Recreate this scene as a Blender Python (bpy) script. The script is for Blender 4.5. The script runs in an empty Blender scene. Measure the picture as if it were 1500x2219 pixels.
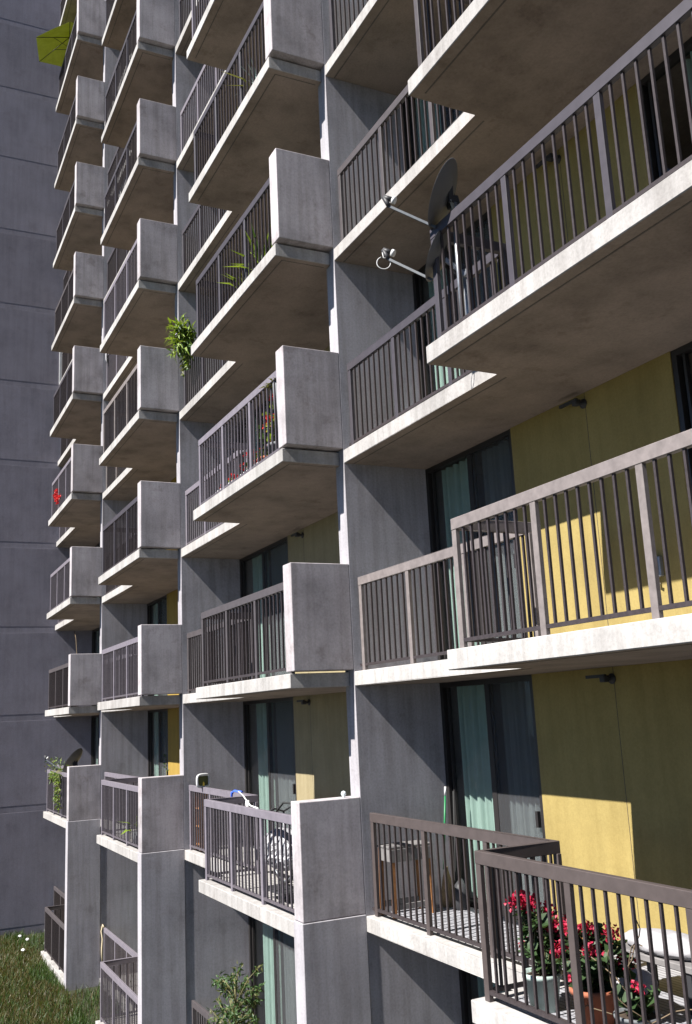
import bpy, bmesh, math, random
from mathutils import Vector, Matrix

random.seed(7)
sc = bpy.context.scene
COL = sc.collection
PI = math.pi

# ------------------------------------------------------------------ camera
cam_d = bpy.data.cameras.new("camera")
cam = bpy.data.objects.new("camera", cam_d)
COL.objects.link(cam)
CY, CP, CR = 0.46222, 0.20870, -0.04850          # yaw, pitch, roll (fitted)
fw = Vector((math.cos(CY)*math.cos(CP), -math.sin(CY)*math.cos(CP), math.sin(CP)))
rt = fw.cross(Vector((0, 0, 1))).normalized()
up = rt.cross(fw)
c_, s_ = math.cos(CR), math.sin(CR)
R_, U_ = c_*rt + s_*up, -s_*rt + c_*up
M = Matrix((R_, U_, -fw)).transposed().to_4x4()
M.translation = Vector((-10.129, 5.0502, 2.2218))
cam.matrix_world = M
cam_d.sensor_fit = 'VERTICAL'
cam_d.sensor_height = 36.0
cam_d.sensor_width = 24.0
cam_d.lens = 36.0*2058.65/2219.0
cam_d.clip_start = 0.05
cam_d.clip_end = 2000
sc.camera = cam

# ------------------------------------------------------------------ light
SUN = Vector((-0.085, 1.0, 1.06)).normalized()    # towards the sun
world = bpy.data.worlds.new("World")
sc.world = world
world.use_nodes = True
wn = world.node_tree.nodes
sky = wn.new("ShaderNodeTexSky")
sky.sky_type = 'NISHITA'
sky.sun_disc = False
sky.altitude = 6500.0          # thin, deep blue air
sky.dust_density = 0.0
sky.ozone_density = 4.5
sky.sun_elevation = math.asin(SUN.z)
sky.sun_rotation = math.atan2(SUN.x, SUN.y)
wn["Background"].inputs[1].default_value = 0.05
world.node_tree.links.new(sky.outputs[0], wn["Background"].inputs[0])
sun_d = bpy.data.lights.new("sun", 'SUN')
sun_d.energy = 5.0
sun_d.angle = math.radians(0.5)
sun_d.color = (1.0, 0.965, 0.91)
sun = bpy.data.objects.new("sun", sun_d)
sun.rotation_euler = SUN.to_track_quat('Z', 'Y').to_euler()
sun.location = (-5, 40, 40)
COL.objects.link(sun)
vs = sc.view_settings
vs.view_transform = 'Standard'
vs.look = 'None'
vs.gamma = 1.0
vs.use_curve_mapping = False
vs.exposure = 1.55
sc.cycles.max_bounces = 8
sc.cycles.transparent_max_bounces = 24

# ------------------------------------------------------------------ materials
def mat(name, col, rough=0.8, spec=0.3, metal=0.0):
    m = bpy.data.materials.new(name)
    m.use_nodes = True
    b = m.node_tree.nodes["Principled BSDF"]
    b.inputs["Base Color"].default_value = (*col, 1)
    b.inputs["Roughness"].default_value = rough
    b.inputs["Specular IOR Level"].default_value = spec
    b.inputs["Metallic"].default_value = metal
    return m

def N(m, t, **kw):
    n = m.node_tree.nodes.new(t)
    for k, v in kw.items():
        setattr(n, k, v)
    return n

def L(m, a, b):
    m.node_tree.links.new(a, b)

def coords(m, scale=(1, 1, 1), rnd=True):
    tc = N(m, "ShaderNodeTexCoord")
    mp = N(m, "ShaderNodeMapping")
    mp.inputs["Scale"].default_value = scale
    if rnd:
        oi = N(m, "ShaderNodeObjectInfo")
        mul = N(m, "ShaderNodeMath", operation='MULTIPLY')
        mul.inputs[1].default_value = 57.0
        L(m, oi.outputs["Random"], mul.inputs[0])
        add = N(m, "ShaderNodeVectorMath", operation='ADD')
        cmb = N(m, "ShaderNodeCombineXYZ")
        for i in range(3):
            L(m, mul.outputs[0], cmb.inputs[i])
        L(m, tc.outputs["Object"], add.inputs[0])
        L(m, cmb.outputs[0], add.inputs[1])
        L(m, add.outputs[0], mp.inputs[0])
    else:
        L(m, tc.outputs["Object"], mp.inputs[0])
    return mp.outputs[0]

def noise(m, vec, scale, detail=5, rough=0.6):
    n = N(m, "ShaderNodeTexNoise")
    n.inputs["Scale"].default_value = scale
    n.inputs["Detail"].default_value = detail
    n.inputs["Roughness"].default_value = rough
    L(m, vec, n.inputs["Vector"])
    return n.outputs["Fac"]

def ramp(m, fac, stops):
    r = N(m, "ShaderNodeValToRGB")
    el = r.color_ramp.elements
    while len(el) < len(stops):
        el.new(0.5)
    for e, (p, c) in zip(el, stops):
        e.position = p
        e.color = (*c, 1) if len(c) == 3 else c
    L(m, fac, r.inputs[0])
    return r.outputs[0]

def mixc(m, a, b, fac, mode='MULTIPLY'):
    x = N(m, "ShaderNodeMix", data_type='RGBA', blend_type=mode)
    if isinstance(fac, (int, float)):
        x.inputs[0].default_value = fac
    else:
        L(m, fac, x.inputs[0])
    L(m, a, x.inputs[6])
    L(m, b, x.inputs[7])
    return x.outputs[2]

def bump(m, h, strength, dist=0.01):
    b = N(m, "ShaderNodeBump")
    b.inputs["Strength"].default_value = strength
    b.inputs["Distance"].default_value = dist
    L(m, h, b.inputs["Height"])
    return b.outputs[0]

def concrete(name, col, var=0.25, streak=0.5, pits=0.35):
    m = mat(name, col, 0.88, 0.25)
    b = m.node_tree.nodes["Principled BSDF"]
    v1 = coords(m)
    big = noise(m, v1, 1.3, 6, 0.62)
    lo = tuple(c*(1-var) for c in col)
    hi = tuple(min(1, c*(1+var*0.6)) for c in col)
    c1 = ramp(m, big, [(0.30, lo), (0.52, col), (0.75, hi)])
    vs_ = coords(m, (9, 9, 0.55))
    st = noise(m, vs_, 1.0, 4, 0.6)
    c2 = ramp(m, st, [(0.36, (0.62, 0.60, 0.58)), (0.58, (1, 1, 1))])
    c3 = mixc(m, c1, c2, streak)
    fine = noise(m, v1, 38, 3, 0.7)
    c4 = ramp(m, fine, [(0.3, (0.80, 0.80, 0.80)), (0.6, (1.03, 1.03, 1.03))])
    c5 = mixc(m, c3, c4, 0.8)
    vo = N(m, "ShaderNodeTexVoronoi")
    vo.inputs["Scale"].default_value = 13
    L(m, v1, vo.inputs["Vector"])
    pit = ramp(m, vo.outputs["Distance"], [(0.04, (0.45, 0.43, 0.41)), (0.075, (1, 1, 1))])
    pm = noise(m, v1, 2.1, 2)
    pmr = ramp(m, pm, [(0.52, (0, 0, 0)), (0.62, (1, 1, 1))])
    mm = N(m, "ShaderNodeMath", operation='MULTIPLY')
    mm.inputs[1].default_value = pits
    L(m, pmr, mm.inputs[0])
    c6 = mixc(m, c5, pit, mm.outputs[0])
    s1 = noise(m, v1, 2.3, 7, 0.72)
    s2 = ramp(m, s1, [(0.56, (1, 1, 1)), (0.66, (0.72, 0.69, 0.67))])
    c6 = mixc(m, c6, s2, var*2.2)
    oi = N(m, "ShaderNodeObjectInfo")
    c7 = ramp(m, oi.outputs["Random"], [(0, (0.86, 0.85, 0.85)), (1, (1.0, 1.0, 1.0))])
    c8 = mixc(m, c6, c7, 1.0)
    L(m, c8, b.inputs["Base Color"])
    L(m, bump(m, fine, 0.10, 0.005), b.inputs["Normal"])
    return m

def weathered(name, col, rough=0.6, var=0.2, scale=14, spec=0.3, metal=0.0, bumpv=0.0):
    m = mat(name, col, rough, spec, metal)
    b = m.node_tree.nodes["Principled BSDF"]
    v = coords(m)
    n1 = noise(m, v, scale, 5, 0.65)
    c = ramp(m, n1, [(0.32, tuple(x*(1-var) for x in col)), (0.68, tuple(min(1, x*(1+var*0.7)) for x in col))])
    L(m, c, b.inputs["Base Color"])
    if bumpv:
        L(m, bump(m, n1, bumpv, 0.01), b.inputs["Normal"])
    return m

C_PANEL = concrete("concrete_panel", (0.388, 0.362, 0.380), 0.34, 0.5)
C_FIN = concrete("concrete_fin", (0.33, 0.318, 0.342), 0.2, 0.5)
C_SLAB = concrete("concrete_slab", (0.355, 0.343, 0.335), 0.24, 0.5, 0.8)
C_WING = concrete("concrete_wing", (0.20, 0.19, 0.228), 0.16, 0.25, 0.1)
C_SOFFIT_SHADE = concrete("concrete_soffit_shaded", (0.25, 0.208, 0.182), 0.34, 0.0, 0.3)  # underside shade and warm bounce put into the slab concrete's colour
C_GROOVE = concrete("concrete_groove", (0.12, 0.11, 0.105), 0.2, 0.3)
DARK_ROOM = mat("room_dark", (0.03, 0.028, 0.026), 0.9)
def stucco(name, col):
    m = weathered(name, col, 0.85, 0.10, 2.2, 0.2)
    b = m.node_tree.nodes["Principled BSDF"]
    L(m, bump(m, noise(m, coords(m), 60, 3), 0.3, 0.004), b.inputs["Normal"])
    src = b.inputs["Base Color"].links[0].from_socket
    st = ramp(m, noise(m, coords(m, (5, 5, 0.5)), 1.0, 5, 0.65), [(0.38, (0.84, 0.82, 0.78)), (0.58, (1, 1, 1))])
    gr = ramp(m, noise(m, coords(m), 45, 4, 0.75), [(0.3, (0.88, 0.87, 0.85)), (0.62, (1.02, 1.02, 1.02))])
    L(m, mixc(m, mixc(m, src, st, 0.7), gr, 1.0), b.inputs["Base Color"])
    return m
YELLOW = stucco("yellow_stucco", (0.262, 0.202, 0.074))
CREAM = stucco("cream_stucco", (0.25, 0.21, 0.125))
OCHRE = stucco("ochre_stucco", (0.27, 0.18, 0.04))
BARS = weathered("bar_paint", (0.035, 0.028, 0.0294), 0.5, 0.25, 30)
BARS_L = weathered("bar_paint_pale", (0.084, 0.0735, 0.084), 0.5, 0.25, 30)
RAILS = {
    'dark': weathered("rail_brown", (0.0595, 0.0476, 0.0462), 0.5, 0.14, 9),
    'mid': weathered("rail_mauve", (0.060, 0.052, 0.055), 0.5, 0.16, 9),
    'faded': weathered("rail_faded", (0.154, 0.133, 0.1295), 0.55, 0.22, 11),
    'lav': weathered("rail_lavender", (0.145, 0.130, 0.152), 0.5, 0.14, 9),
    'blue': weathered("rail_slate", (0.046, 0.041, 0.049), 0.5, 0.14, 9),
}
FRAME = mat("door_frame_bronze", (0.018, 0.016, 0.016), 0.45, 0.4)

def glass_mat():
    m = bpy.data.materials.new("door_glass")
    m.use_nodes = True
    nt = m.node_tree
    nt.nodes.clear()
    out = N(m, "ShaderNodeOutputMaterial")
    tr = N(m, "ShaderNodeBsdfTransparent")
    tr.inputs[0].default_value = (0.90, 0.92, 0.91, 1)
    gl = N(m, "ShaderNodeBsdfGlossy")
    gl.inputs["Roughness"].default_value = 0.02
    lw = N(m, "ShaderNodeLayerWeight")
    pw = N(m, "ShaderNodeMath", operation='POWER')
    pw.inputs[1].default_value = 5.0
    fr = N(m, "ShaderNodeMath", operation='MULTIPLY_ADD')
    fr.inputs[1].default_value = 0.9
    fr.inputs[2].default_value = 0.04
    L(m, lw.outputs["Facing"], pw.inputs[0])
    L(m, pw.outputs[0], fr.inputs[0])
    mx = N(m, "ShaderNodeMixShader")
    L(m, fr.outputs[0], mx.inputs[0])
    L(m, tr.outputs[0], mx.inputs[1])
    L(m, gl.outputs[0], mx.inputs[2])
    L(m, mx.outputs[0], out.inputs[0])
    return m
GLASS = glass_mat()

def screen_mat():
    m = bpy.data.materials.new("insect_screen")
    m.use_nodes = True
    nt = m.node_tree
    nt.nodes.clear()
    out = N(m, "ShaderNodeOutputMaterial")
    tr = N(m, "ShaderNodeBsdfTransparent")
    di = N(m, "ShaderNodeBsdfDiffuse")
    di.inputs[0].default_value = (0.065, 0.066, 0.07, 1)
    mx = N(m, "ShaderNodeMixShader")
    mx.inputs[0].default_value = 0.34
    L(m, tr.outputs[0], mx.inputs[1])
    L(m, di.outputs[0], mx.inputs[2])
    L(m, mx.outputs[0], out.inputs[0])
    return m
SCREEN = screen_mat()
CURTAIN = weathered("curtain_mint", (0.26, 0.345, 0.315), 0.9, 0.08, 6)
CURTAIN_G = weathered("curtain_grey", (0.42, 0.46, 0.48), 0.9, 0.08, 6)
WHITE = weathered("white_paint", (0.504, 0.504, 0.504), 0.6, 0.1, 8)
CLOTH = weathered("white_cloth", (0.27, 0.265, 0.28), 0.95, 0.15, 12, bumpv=0.4)
SILVER = weathered("silver_cover", (0.30, 0.30, 0.315), 0.55, 0.35, 9, 0.5, 0.15, 1.0)
GALV = weathered("galvanised_steel", (0.28, 0.294, 0.322), 0.4, 0.2, 20, 0.5, 0.6)
DISHM = weathered("dish_grey", (0.11, 0.11, 0.118), 0.5, 0.1, 6)
DARKP = mat("dark_plastic", (0.03, 0.03, 0.033), 0.5)
RUBBER = mat("rubber", (0.02, 0.02, 0.02), 0.8)
WOOD = weathered("orange_wood", (0.252, 0.112, 0.042), 0.6, 0.3, 10)
WOODG = weathered("grey_board", (0.14, 0.133, 0.133), 0.8, 0.2, 8)
STRAW = weathered("broom_straw", (0.252, 0.175, 0.091), 0.9, 0.3, 40)
GREENP = mat("green_handle", (0.012, 0.15, 0.05), 0.4)
POTG = weathered("pale_green_glaze", (0.294, 0.364, 0.343), 0.5, 0.12, 6)
TERRA = weathered("terracotta", (0.28, 0.091, 0.049), 0.85, 0.2, 8)
POTD = weathered("grey_pot", (0.112, 0.119, 0.126), 0.7, 0.2, 8)
SOIL = mat("soil", (0.04, 0.028, 0.02), 0.95)
STEM = mat("plant_stem", (0.12, 0.11, 0.05), 0.8)
DRYST = mat("dry_vine", (0.13, 0.095, 0.06), 0.85)
CORD = mat("pale_cord", (0.50, 0.42, 0.28), 0.8)
BLUE = mat("blue_cord", (0.04, 0.10, 0.50), 0.6)
CERAM = mat("glass_ball", (0.55, 0.62, 0.62), 0.1, 0.5)

def leafmat(name, col, trans=0.25):
    m = weathered(name, col, 0.5, 0.35, 4, 0.35)
    b = m.node_tree.nodes["Principled BSDF"]
    b.inputs["Subsurface Weight"].default_value = 0.0
    t = N(m, "ShaderNodeBsdfTranslucent")
    t.inputs[0].default_value = (col[0]*1.7, col[1]*1.6, col[2]*0.8, 1)
    mx = N(m, "ShaderNodeMixShader")
    mx.inputs[0].default_value = trans
    out = m.node_tree.nodes["Material Output"]
    L(m, b.outputs[0], mx.inputs[1])
    L(m, t.outputs[0], mx.inputs[2])
    L(m, mx.outputs[0], out.inputs[0])
    return m
LEAF = leafmat("leaf_green", (0.0385, 0.077, 0.021))
LEAF_B = leafmat("leaf_bright", (0.16, 0.235, 0.028))
LEAF_O = leafmat("leaf_olive", (0.098, 0.105, 0.035))
LEAF_G = leafmat("leaf_geranium", (0.032, 0.062, 0.022))
PINK = leafmat("petal_pink", (0.36, 0.015, 0.05))
RED = leafmat("petal_red", (0.434, 0.0105, 0.014))
CANOPY = leafmat("canopy_lime", (0.19, 0.22, 0.06), 0.4)

def tile_mat():
    m = mat("deck_tile", (0.24, 0.24, 0.26), 0.7)
    b = m.node_tree.nodes["Principled BSDF"]
    v = coords(m, (1, 1, 1), False)
    br = N(m, "ShaderNodeTexBrick")
    br.offset = 0.0
    br.inputs["Color1"].default_value = (0.27, 0.27, 0.29, 1)
    br.inputs["Color2"].default_value = (0.22, 0.22, 0.24, 1)
    br.inputs["Mortar"].default_value = (0.09, 0.09, 0.10, 1)
    br.inputs["Scale"].default_value = 1.0
    br.inputs["Mortar Size"].default_value = 0.006
    br.inputs["Brick Width"].default_value = 0.30
    br.inputs["Row Height"].default_value = 0.05
    L(m, v, br.inputs["Vector"])
    L(m, br.outputs["Color"], b.inputs["Base Color"])
    return m
TILE = tile_mat()

def ground_mat():
    m = mat("ground_soil", (0.12, 0.11, 0.06), 0.95)
    b = m.node_tree.nodes["Principled BSDF"]
    n1 = noise(m, coords(m, rnd=False), 0.35, 8, 0.7)
    c = ramp(m, n1, [(0.35, (0.016, 0.022, 0.008)), (0.55, (0.025, 0.026, 0.012)), (0.72, (0.04, 0.034, 0.018))])
    L(m, c, b.inputs["Base Color"])
    return m
GROUND = ground_mat()
BOUNCE_PAVE = weathered("bounce_paving", (0.091, 0.077, 0.063), 0.9, 0.15, 1.2)  # warm tone for the added bounce strip
GRASS = leafmat("grass_blade", (0.036, 0.062, 0.012))
GRASS_D = leafmat("grass_dry", (0.085, 0.07, 0.028))

# ------------------------------------------------------------------ mesh helpers
class MB:
    """collects shapes into one bmesh with material slots"""
    def __init__(s):
        s.bm = bmesh.new()
        s.mats = []
    def mi(s, m):
        if m not in s.mats:
            s.mats.append(m)
        return s.mats.index(m)
    def box(s, x0, x1, y0, y1, z0, z1, m, bev=0.0, seg=1):
        r = bmesh.ops.create_cube(s.bm, size=1.0)
        vsx = r['verts']
        for v in vsx:
            v.co = Vector(((x0+x1)/2+v.co.x*(x1-x0), (y0+y1)/2+v.co.y*(y1-y0), (z0+z1)/2+v.co.z*(z1-z0)))
        k = s.mi(m)
        fs = {f for v in vsx for f in v.link_faces}
        for f in fs:
            f.material_index = k
        if bev:
            es = list({e for v in vsx for e in v.link_edges})
            bmesh.ops.bevel(s.bm, geom=es, offset=bev, segments=seg, affect='EDGES', profile=0.5, material=k)
        return s
    def beam(s, a, b, w, h, m, upv=(0, 0, 1)):
        """square bar from a to b"""
        a, b = Vector(a), Vector(b)
        d = (b-a).normalized()
        u = Vector(upv)
        if abs(d.dot(u)) > 0.95:
            u = Vector((0, 1, 0))
        x = d.cross(u).normalized()
        y = x.cross(d)
        k = s.mi(m)
        rows = []
        for p in (a, b):
            rows.append([s.bm.verts.new(p + x*(i*w/2) + y*(j*h/2)) for i, j in ((-1, -1), (1, -1), (1, 1), (-1, 1))])
        for i in range(4):
            f = s.bm.faces.new((rows[0][i], rows[0][(i+1) % 4], rows[1][(i+1) % 4], rows[1][i]))
            f.material_index = k
        for r in (rows[0][::-1], rows[1]):
            s.bm.faces.new(r).material_index = k
        return s
    def tube(s, pts, r, m, n=8, closed=False):
        pts = [Vector(p) for p in pts]
        rs = r if isinstance(r, (list, tuple)) else [r]*len(pts)
        k = s.mi(m)
        rings = []
        prev = None
        cnt = len(pts)
        for i, p in enumerate(pts):
            if closed:
                t = pts[(i+1) % cnt]-pts[i-1]
            else:
                t = pts[min(i+1, cnt-1)]-pts[max(i-1, 0)]
            t.normalize()
            if prev is None:
                ref = Vector((0, 0, 1)) if abs(t.z) < 0.9 else Vector((1, 0, 0))
                nx = t.cross(ref).normalized()
            else:
                nx = (prev - t*prev.dot(t)).normalized()
            prev = nx
            ny = t.cross(nx)
            rings.append([s.bm.verts.new(p + (nx*math.cos(2*PI*j/n)+ny*math.sin(2*PI*j/n))*rs[i]) for j in range(n)])
        rng = range(cnt if closed else cnt-1)
        for i in rng:
            A, B = rings[i], rings[(i+1) % cnt]
            for j in range(n):
                f = s.bm.faces.new((A[j], A[(j+1) % n], B[(j+1) % n], B[j]))
                f.material_index = k
                f.smooth = True
        if not closed:
            s.bm.faces.new(rings[0][::-1]).material_index = k
            s.bm.faces.new(rings[-1]).material_index = k
        return s
    def lathe(s, prof, m, c=(0, 0, 0), axis=(0, 0, 1), n=20, smooth=True):
        """prof: list of (radius, height) along axis"""
        c, ax = Vector(c), Vector(axis).normalized()
        u = ax.orthogonal().normalized()
        w = ax.cross(u)
        k = s.mi(m)
        rings = []
        for (r, h) in prof:
            if r < 1e-6:
                rings.append([s.bm.verts.new(c+ax*h)])
            else:
                rings.append([s.bm.verts.new(c+ax*h+(u*math.cos(2*PI*j/n)+w*math.sin(2*PI*j/n))*r) for j in range(n)])
        for A, B in zip(rings[:-1], rings[1:]):
            for j in range(n):
                a0, a1 = A[j % len(A)], A[(j+1) % len(A)]
                b0, b1 = B[j % len(B)], B[(j+1) % len(B)]
                vv = []
                for q in (a0, a1, b1, b0):
                    if q not in vv:
                        vv.append(q)
                if len(vv) > 2:
                    f = s.bm.faces.new(vv)
                    f.material_index = k
                    f.smooth = smooth
        return s
    def ball(s, c, r, m, sub=1, sc3=(1, 1, 1), jit=0.0):
        q = bmesh.ops.create_icosphere(s.bm, subdivisions=sub, radius=1.0)
        k = s.mi(m)
        for v in q['verts']:
            j = 1+random.uniform(-jit, jit)
            v.co = Vector((c[0]+v.co.x*r*sc3[0]*j, c[1]+v.co.y*r*sc3[1]*j, c[2]+v.co.z*r*sc3[2]*j))
        for f in {f for v in q['verts'] for f in v.link_faces}:
            f.material_index = k
            f.smooth = True
        return s
    def leaf(s, p, d, nrm, ln, wd, m, bend=0.25):
        """folded leaf: six points, drooping tip"""
        p, d, nrm = Vector(p), Vector(d).normalized(), Vector(nrm)
        sd = d.cross(nrm)
        if sd.length < 1e-4:
            sd = d.orthogonal()
        sd.normalize()
        nn = sd.cross(d).normalized()
        k = s.mi(m)
        a = s.bm.verts.new(p)
        b = s.bm.verts.new(p+d*ln*0.45)
        c = s.bm.verts.new(p+d*ln*0.95-nn*ln*bend)
        l = s.bm.verts.new(p+d*ln*0.42+sd*wd/2+nn*wd*0.18)
        r = s.bm.verts.new(p+d*ln*0.42-sd*wd/2+nn*wd*0.18)
        for q in ((a, l, b), (a, b, r), (b, l, c), (b, c, r)):
            f = s.bm.faces.new(q)
            f.material_index = k
        return s
    def prism(s, poly, z0, z1, m, bev=0.0):
        k = s.mi(m)
        lo = [s.bm.verts.new((x, y, z0)) for x, y in poly]
        hi = [s.bm.verts.new((x, y, z1)) for x, y in poly]
        fs = [s.bm.faces.new(lo[::-1]), s.bm.faces.new(hi)]
        n = len(poly)
        for i in range(n):
            fs.append(s.bm.faces.new((lo[i], lo[(i+1) % n], hi[(i+1) % n], hi[i])))
        for f in fs:
            f.material_index = k
        if bev:
            es = list({e for v in lo+hi for e in v.link_edges})
            bmesh.ops.bevel(s.bm, geom=es, offset=bev, segments=1, affect='EDGES', material=k)
        return s
    def mesh(s, name):
        bmesh.ops.recalc_face_normals(s.bm, faces=s.bm.faces[:])
        me = bpy.data.meshes.new(name)
        s.bm.to_mesh(me)
        s.bm.free()
        for m in s.mats:
            me.materials.append(m)
        return me
    def build(s, name, parent=None, loc=None):
        return link(name, s.mesh(name), parent, loc)

def link(name, me, parent=None, loc=None, m0=None):
    o = bpy.data.objects.new(name, me)
    COL.objects.link(o)
    if parent:
        o.parent = parent
    if loc:
        o.location = loc
    if m0:
        o.material_slots[0].link = 'OBJECT'
        o.material_slots[0].material = m0
    return o

def thing(name, label, cat, loc=(0, 0, 0), group=None):
    o = bpy.data.objects.new(name, None)
    o.empty_display_size = 0.2
    COL.objects.link(o)
    o.location = loc
    return tag(o, label, cat, group)

def tag(o, label, cat, group=None):
    o['label'] = label
    o['category'] = cat
    if group:
        o['group'] = group
    return o

def rv(a=1.0):
    while True:
        v = Vector((random.uniform(-1, 1), random.uniform(-1, 1), random.uniform(-1, 1)))
        if 0.05 < v.length < 1:
            return v.normalized()*a

# ------------------------------------------------------------------ dimensions
W, H, YS, YW = 7.0512, 2.7, 0.767, -1.15
TS, TP, SX = 0.168, 0.243, 3.76
GZ = -3.72                   # lawn
F0Z = -3.55                  # ground floor level
NB = 4
TOP = [7, 8, 9, 11]          # highest slab built per bay
def fz(f):
    return F0Z if f == 0 else (f-1)*H
def bx0(b):
    return (b-2)*W           # near face of the bay's own (near) fin; bay 1..4

# ------------------------------------------------------------------ setting
g = MB()
g.box(-150, 150, -60, 160, GZ-0.6, GZ, GROUND)
o = g.build("ground")
o['kind'] = 'structure'
p = MB()
p.box(-60, 60, 3.4, 7.0, GZ-0.05, GZ+0.04, BOUNCE_PAVE)  # unseen strip, added to bounce warm light up to the balcony undersides
o = p.build("bounce_strip")
o['kind'] = 'structure'

# ------------------------------------------------------------------ building
bld = thing("apartment_building", "raw concrete apartment block with stepped balconies, brown railings and yellow recessed walls", "building", (0, 0, GZ))
BO = Vector((0, 0, GZ))
def bpart(name, me, x, z, m0=None, parent=None):
    if parent is None:
        return link(name, me, bld, (x, 0, z-GZ), m0)
    return link(name, me, parent, None, m0)

ZT = TOP[-1]*H
for k in range(-1, 3):
    f = MB()
    f.box(0, TP, -3.0, -0.001, GZ-0.3, ZT, C_FIN, 0.004)
    me = f.mesh("party_wall")
    link("party_wall", me, bld, (k*W, 0, -GZ))
    f = MB()
    f.box(-0.014, TP, 0.001, 0.775, GZ-0.3, 0.016, C_FIN, 0.006)
    link("buttress_wall", f.mesh("buttress_wall"), bld, (k*W, 0, -GZ))
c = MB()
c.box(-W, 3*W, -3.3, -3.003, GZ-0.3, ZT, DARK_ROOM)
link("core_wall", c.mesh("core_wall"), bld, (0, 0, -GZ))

def slab_mesh(near):
    m = MB()
    poly = [(near, YS), (SX, YS), (SX, 0.0), (W-0.001, 0.0), (W-0.001, -3.0), (TP+0.001, -3.0), (TP+0.001, 0.0005), (near, 0.0005)]
    if near > TP:
        poly = [(near, YS), (SX, YS), (SX, 0.0), (W-0.001, 0.0), (W-0.001, -3.0), (near, -3.0)]
    m.prism(poly, -TS, 0, C_SLAB, 0.007)
    ks = m.mi(C_SOFFIT_SHADE)
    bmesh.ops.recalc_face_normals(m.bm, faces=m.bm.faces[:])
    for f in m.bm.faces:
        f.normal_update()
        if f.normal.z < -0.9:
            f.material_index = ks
    # drip groove on the underside, dark line along the edges
    z0, z1 = -TS-0.0025, -TS+0.004
    m.box(near+0.10, SX-0.10, YS-0.135, YS-0.12, z0, z1, C_GROOVE)
    m.box(SX+0.05, W-0.02, -0.135, -0.12, z0, z1, C_GROOVE)
    m.box(near+0.085, near+0.10, 0.05, YS-0.12, z0, z1, C_GROOVE)
    return m.mesh("balcony_slab")
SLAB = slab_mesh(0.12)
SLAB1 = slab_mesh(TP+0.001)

pm_ = MB()
pm_.box(0, TP, 0.0, 0.762, 0.022, 1.28, C_PANEL, 0.009, 2)
PANEL = pm_.mesh("side_panel")

# railing: mesh = bars and bottom rails; children handrail and posts
XF = SX-0.09                  # outer face of the far end of the projecting rail
POSTS_P = [XF-0.0325, 2.54, 1.41, 0.262]
POSTS_S = [W-0.11, W-0.11-1.13, W-0.11-2.26]
RY = YS-0.07                  # front face of the projecting rail
def bars(m, x0, x1, y, bm_):
    n = max(1, round((x1-x0)/0.1256)-1)
    for i in range(1, n+1):
        x = x0+(x1-x0)*i/(n+1)
        m.box(x-0.010, x+0.010, y-0.010, y+0.010, 0.06, 1.02, bm_)
def railing_mesh(with_posts, ret_only=False):
    m = MB()
    B = BARS
    yc, ys_ = RY-0.024, -0.07-0.024
    ps = sorted(POSTS_P)
    for a, b in zip(ps[:-1], ps[1:]):
        bars(m, a, b, yc, B)
    m.box(0.22, XF, yc-0.018, yc+0.018, 0.055, 0.085, B)
    qs = sorted(POSTS_S+[XF-0.06])
    for a, b in zip(qs[:-1], qs[1:]):
        bars(m, a, b, ys_, B)
    m.box(XF-0.05, W-0.02, ys_-0.018, ys_+0.018, 0.055, 0.085, B)
    m.box(XF-0.043, XF-0.007, ys_+0.018, yc-0.018, 0.055, 0.085, B)
    for i in range(1, 6):
        y = ys_+(yc-ys_)*i/6
        m.box(XF-0.035, XF-0.015, y-0.01, y+0.01, 0.06, 1.02, B)
    if with_posts:
        for x in POSTS_P:
            m.box(x-0.0325, x+0.0325, yc-0.02, yc+0.02, 0.0, 1.01, RAILS['mid'])
        for x in POSTS_S + [XF-0.0325]:
            m.box(x-0.0325, x+0.0325, ys_-0.02, ys_+0.02, 0.0, 1.01, RAILS['mid'])
    return m.mesh("railing")
RAIL_BARS = railing_mesh(False)
RAIL_BARS_P = railing_mesh(True)
hm = MB()
# one bent flat bar: projecting run, return, shallow run
poly = [(0.21, RY), (XF, RY), (XF, -0.07), (W-0.075, -0.07), (W-0.075, -0.12), (XF-0.05, -0.12), (XF-0.05, RY-0.05), (0.21, RY-0.05)]
hm.prism(poly, 1.005, 1.105, RAILS['mid'], 0.004)
HANDRAIL = hm.mesh("handrail")
pp = MB()
pp.box(-0.0325, 0.0325, -0.02, 0.02, 0.0, 1.006, RAILS['mid'], 0.003)
POST = pp.mesh("post")

RAILCOL = {1: ['mid', 'dark', 'faded', 'blue', 'mid', 'blue', 'blue', 'blue'],
           2: ['mid', 'lav', 'mid', 'lav', 'blue', 'blue', 'lav', 'blue', 'blue'],
           3: ['lav', 'lav', 'lav', 'blue', 'faded', 'lav', 'blue', 'blue', 'blue', 'blue'],
           4: ['mid', 'lav', 'mid', 'lav', 'lav', 'blue', 'mid', 'blue', 'blue', 'blue', 'blue', 'blue']}

def put_railing(b, f):
    x, z = bx0(b), fz(f)
    col = RAILS[RAILCOL[b][f]]
    near = (b == 1 and 1 <= f <= 4) or (b == 2 and 1 <= f <= 5)
    pale = RAILCOL[b][f] == 'lav'
    r = link("railing", RAIL_BARS if near else RAIL_BARS_P, bld, (x, 0, z-GZ), BARS_L if pale else None)
    if not near:
        r.material_slots[1].link = 'OBJECT'
        r.material_slots[1].material = col
    link("handrail", HANDRAIL, r, None, col)
    if near:
        for px in POSTS_P:
            link("post", POST, r, (px, RY-0.024, 0), col)
        for px in POSTS_S+[XF-0.0325]:
            link("post", POST, r, (px, -0.094, 0), col)
    return r

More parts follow.
